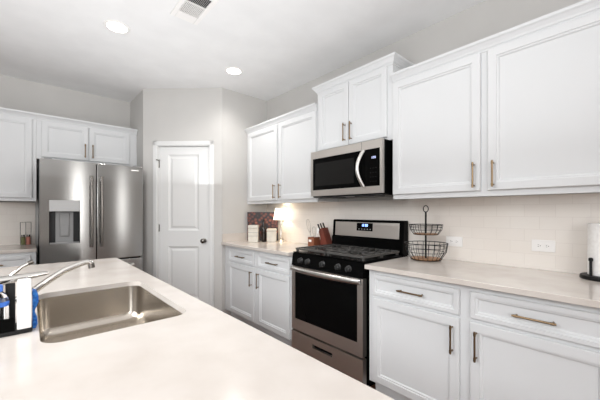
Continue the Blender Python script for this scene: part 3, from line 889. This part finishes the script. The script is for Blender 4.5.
# knife block and wooden utensil box
kb = thing('knife_block', 'slanted red-brown wooden knife block beside the range', 'knife block', (2.257, 2.147, CT), RW)
MB().prism([(-0.035, 0.0), (0.095, 0.0), (0.012, 0.197), (-0.04, 0.175), (-0.012, 0.09)], -0.045, 0.045, 'y', 0.003).build('block', 'mahogany', kb)
kn = 0
for j in range(3):
    m = MB()
    x0, z0, y0 = -0.033 + j * 0.016, 0.178 + j * 0.0068, -0.03 + j * 0.02
    m.tube([(x0, y0, z0), (x0 - 0.026, y0, z0 + 0.052)], [0.007, 0.008], 8)
    m.build('knife_handle', 'matte_black', kb)
ub = thing('utensil_box', 'wooden utensil box with small white label beside the knife block', 'utensil holder', (2.160, 2.197, CT), RW)
m = MB(); h = 0.043
m.box(-h, -h, 0, h, h, 0.008)
for a in ((-h, -h, h, -h + 0.008), (-h, h - 0.008, h, h), (-h, -h + 0.008, -h + 0.008, h - 0.008), (h - 0.008, -h + 0.008, h, h - 0.008)):
    m.box(a[0], a[1], 0.008, a[2], a[3], 0.103)
m.build('box', 'acacia', ub)
MB().box(-0.03, -h - 0.0015, 0.055, 0.008, -h, 0.078).build('box_label', 'white_plastic', ub)


def whisk(x, y, tx, ty, L, label):
    t = thing('whisk', label, 'whisk', (x, y, CT + 0.0085))
    d = Vector((tx, ty, 1)).normalized()
    def P_(s_):
        return d * s_
    MB().tube([P_(0.004), P_(L * 0.5)], 0.0042, 8).build('handle', 'steel_plain', t)
    a = d.cross(Vector((0, 0, 1)))
    a = a.normalized() if a.length > 1e-4 else Vector((1, 0, 0)); b = d.cross(a)
    m = MB()
    for k in range(4):
        q = k * PI / 4; u = a * math.cos(q) + b * math.sin(q); pts = []
        for i in range(21):
            s_ = i / 20; ang_ = s_ * 2 * PI
            rr = 0.022 * math.sin(ang_) * (0.6 + 0.4 * abs(math.sin(ang_ / 2)))
            hh = L * 0.5 + (L * 0.5) * (1 - math.cos(ang_)) / 2
            pts.append(P_(hh) + u * rr)
        m.tube(pts, 0.001, 5)
    m.build('wire_loops', 'whisk_wire', t)


whisk(2.138, 2.192, 0.0, 0.28, 0.285, 'tall wire whisk leaning out of the wooden utensil box')
whisk(2.186, 2.195, 0.0, 0.16, 0.20, 'short wire whisk low in the wooden utensil box')
sp = thing('spoon', 'pale serving spoon standing in the wooden utensil box', 'spoon', (2.160, 2.172, CT + 0.0085))
MB().tube([(0, 0, 0.003), (0.012, -0.012, 0.13)], [0.005, 0.004], 8).build('handle', 'white_plastic', sp)
MB().tube([(0.012, -0.012, 0.128), (0.013, -0.014, 0.142), (0.015, -0.016, 0.165), (0.0165, -0.018, 0.182), (0.017, -0.0185, 0.188)], [0.004, 0.013, 0.018, 0.012, 0.003], 12, flat=0.4).build('spoon_bowl', 'white_plastic', sp)

# wire jar rack on the far counter
jr = thing('spice_rack', 'small wire rack of jars on the counter left of the refrigerator', 'spice rack', (-0.012, 4.40, CT))
m = MB(); h, hh = 0.043, 0.245
for sx in (-h, 0, h):
    for sy in (-h, h):
        m.tube([(sx, sy, 0.002), (sx, sy, hh)], 0.0022, 6)
for z in (0.004, 0.09, hh):
    m.tube([(-h, -h, z), (h, -h, z), (h, h, z), (-h, h, z)], 0.0022, 6, True)
m.build('wire_frame', 'nickel', jr)
M['spice_green'] = mat('green_herb', srgb(110, 112, 70), 0.6); M['spice_red'] = mat('pink_salt', srgb(190, 120, 105), 0.6)
for sx, z, mm, lab in ((-0.021, 0.006, 'spice_green', 'small greenish jar on the left in the wire rack by the refrigerator'), (0.021, 0.006, 'spice_red', 'small pinkish jar on the right in the wire rack by the refrigerator')):
    j = thing('spice_jar', lab, 'jar', (-0.012 + sx, 4.40, CT + z), 0, 'jars in the wire rack')
    MB().lathe([(0.018, 0), (0.0185, 0.003), (0.0185, 0.075), (0.014, 0.085)], 0, 0, 16).build('jar', mm, j)
    MB().lathe([(0.016, 0.0855), (0.016, 0.104), (0.014, 0.106)], 0, 0, 16).build('lid', 'nickel', j)

# ------------------------------------------------------------------ ceiling fixtures


def can_light(x, y, label, power):
    t = thing('recessed_light', label, 'ceiling light', (x, y, CZ), 0, 'recessed ceiling lights')
    m = MB(); n = 40; R = []
    for r_, z_ in ((0.095, -0.0003), (0.093, -0.004), (0.074, -0.006), (0.070, -0.002), (0.070, -0.0003)):
        R.append([m.bm.verts.new((r_ * math.cos(2 * PI * k / n), r_ * math.sin(2 * PI * k / n), z_)) for k in range(n)])
    for a, b in zip(R, R[1:]):
        for k in range(n):
            f = m.bm.faces.new((a[k], a[(k + 1) % n], b[(k + 1) % n], b[k])); f.smooth = True
    m.build('trim_ring', 'white_plastic', t)
    MB().lathe([(0.0695, -0.0004), (0.0695, -0.0025), (0.001, -0.0026)], 0, 0, 32).build('lens', 'lens', t)
    l = bpy.data.lights.new('lamp', 'SPOT'); l.energy = power; l.color = (1.0, 0.97, 0.93); l.spot_size = 2.6; l.spot_blend = 0.8; l.shadow_soft_size = 0.07
    o = bpy.data.objects.new('lamp', l); COL.objects.link(o); o.parent = t; o.location = (0, 0, -0.012)


can_light(0.531, 2.769, 'recessed ceiling light nearer the left, above island and refrigerator', 25)
can_light(1.604, 2.819, 'recessed ceiling light above the pantry door corner', 30)
for x, y, pw in ((1.3, 0.8, 10), (0.53, -1.0, 3), (1.6, -1.0, 8)):      # unseen rest of the light grid; first one moved to brighten the right counter
    l = bpy.data.lights.new('unseen_ceiling_lamp', 'SPOT'); l.energy = pw; l.color = (1.0, 0.97, 0.93); l.spot_size = 2.6; l.spot_blend = 0.8; l.shadow_soft_size = 0.07
    o = bpy.data.objects.new('unseen_ceiling_lamp', l); COL.objects.link(o); o.location = (x, y, CZ - 0.012)

vx0, vx1, vy0, vy1 = 0.785, 0.99, 1.95, 2.315
vt = thing('ceiling_vent', 'white louvred air vent in the ceiling', 'vent', ((vx0 + vx1) / 2, (vy0 + vy1) / 2, CZ))
hx, hy = (vx1 - vx0) / 2, (vy1 - vy0) / 2; b = 0.032
MB().box(-hx, -hy, -0.008, -hx + b, hy, -0.0003, 0.003).box(hx - b, -hy, -0.008, hx, hy, -0.0003, 0.003).box(-hx + b, -hy, -0.008, hx - b, -hy + b, -0.0003, 0.003).box(-hx + b, hy - b - 0.05, -0.008, hx - b, hy, -0.0003, 0.003).build('frame', 'white_plastic', vt)
MB().box(-hx + b, -hy + b, -0.0012, hx - b, hy - b, -0.0004).build('duct_backing', 'dark', vt)
m = MB()
nsl = 13
for i in range(nsl):
    x = -hx + b + (2 * hx - 2 * b) * (i + 0.5) / nsl
    for y0_, y1_, tl in ((-hy + b, -0.045, 1), (-0.035, hy - b - 0.05, -1)):
        m.prism([(x - 0.0022 * tl, -0.0075), (x - 0.0022 * tl + 0.0012, -0.0075), (x + 0.0022 * tl + 0.0012, -0.0015), (x + 0.0022 * tl, -0.0015)], y0_, y1_, 'y')
m.box(-hx + b, -0.045, -0.008, hx - b, -0.035, -0.0015)
m.build('louvers', 'white_plastic', vt)
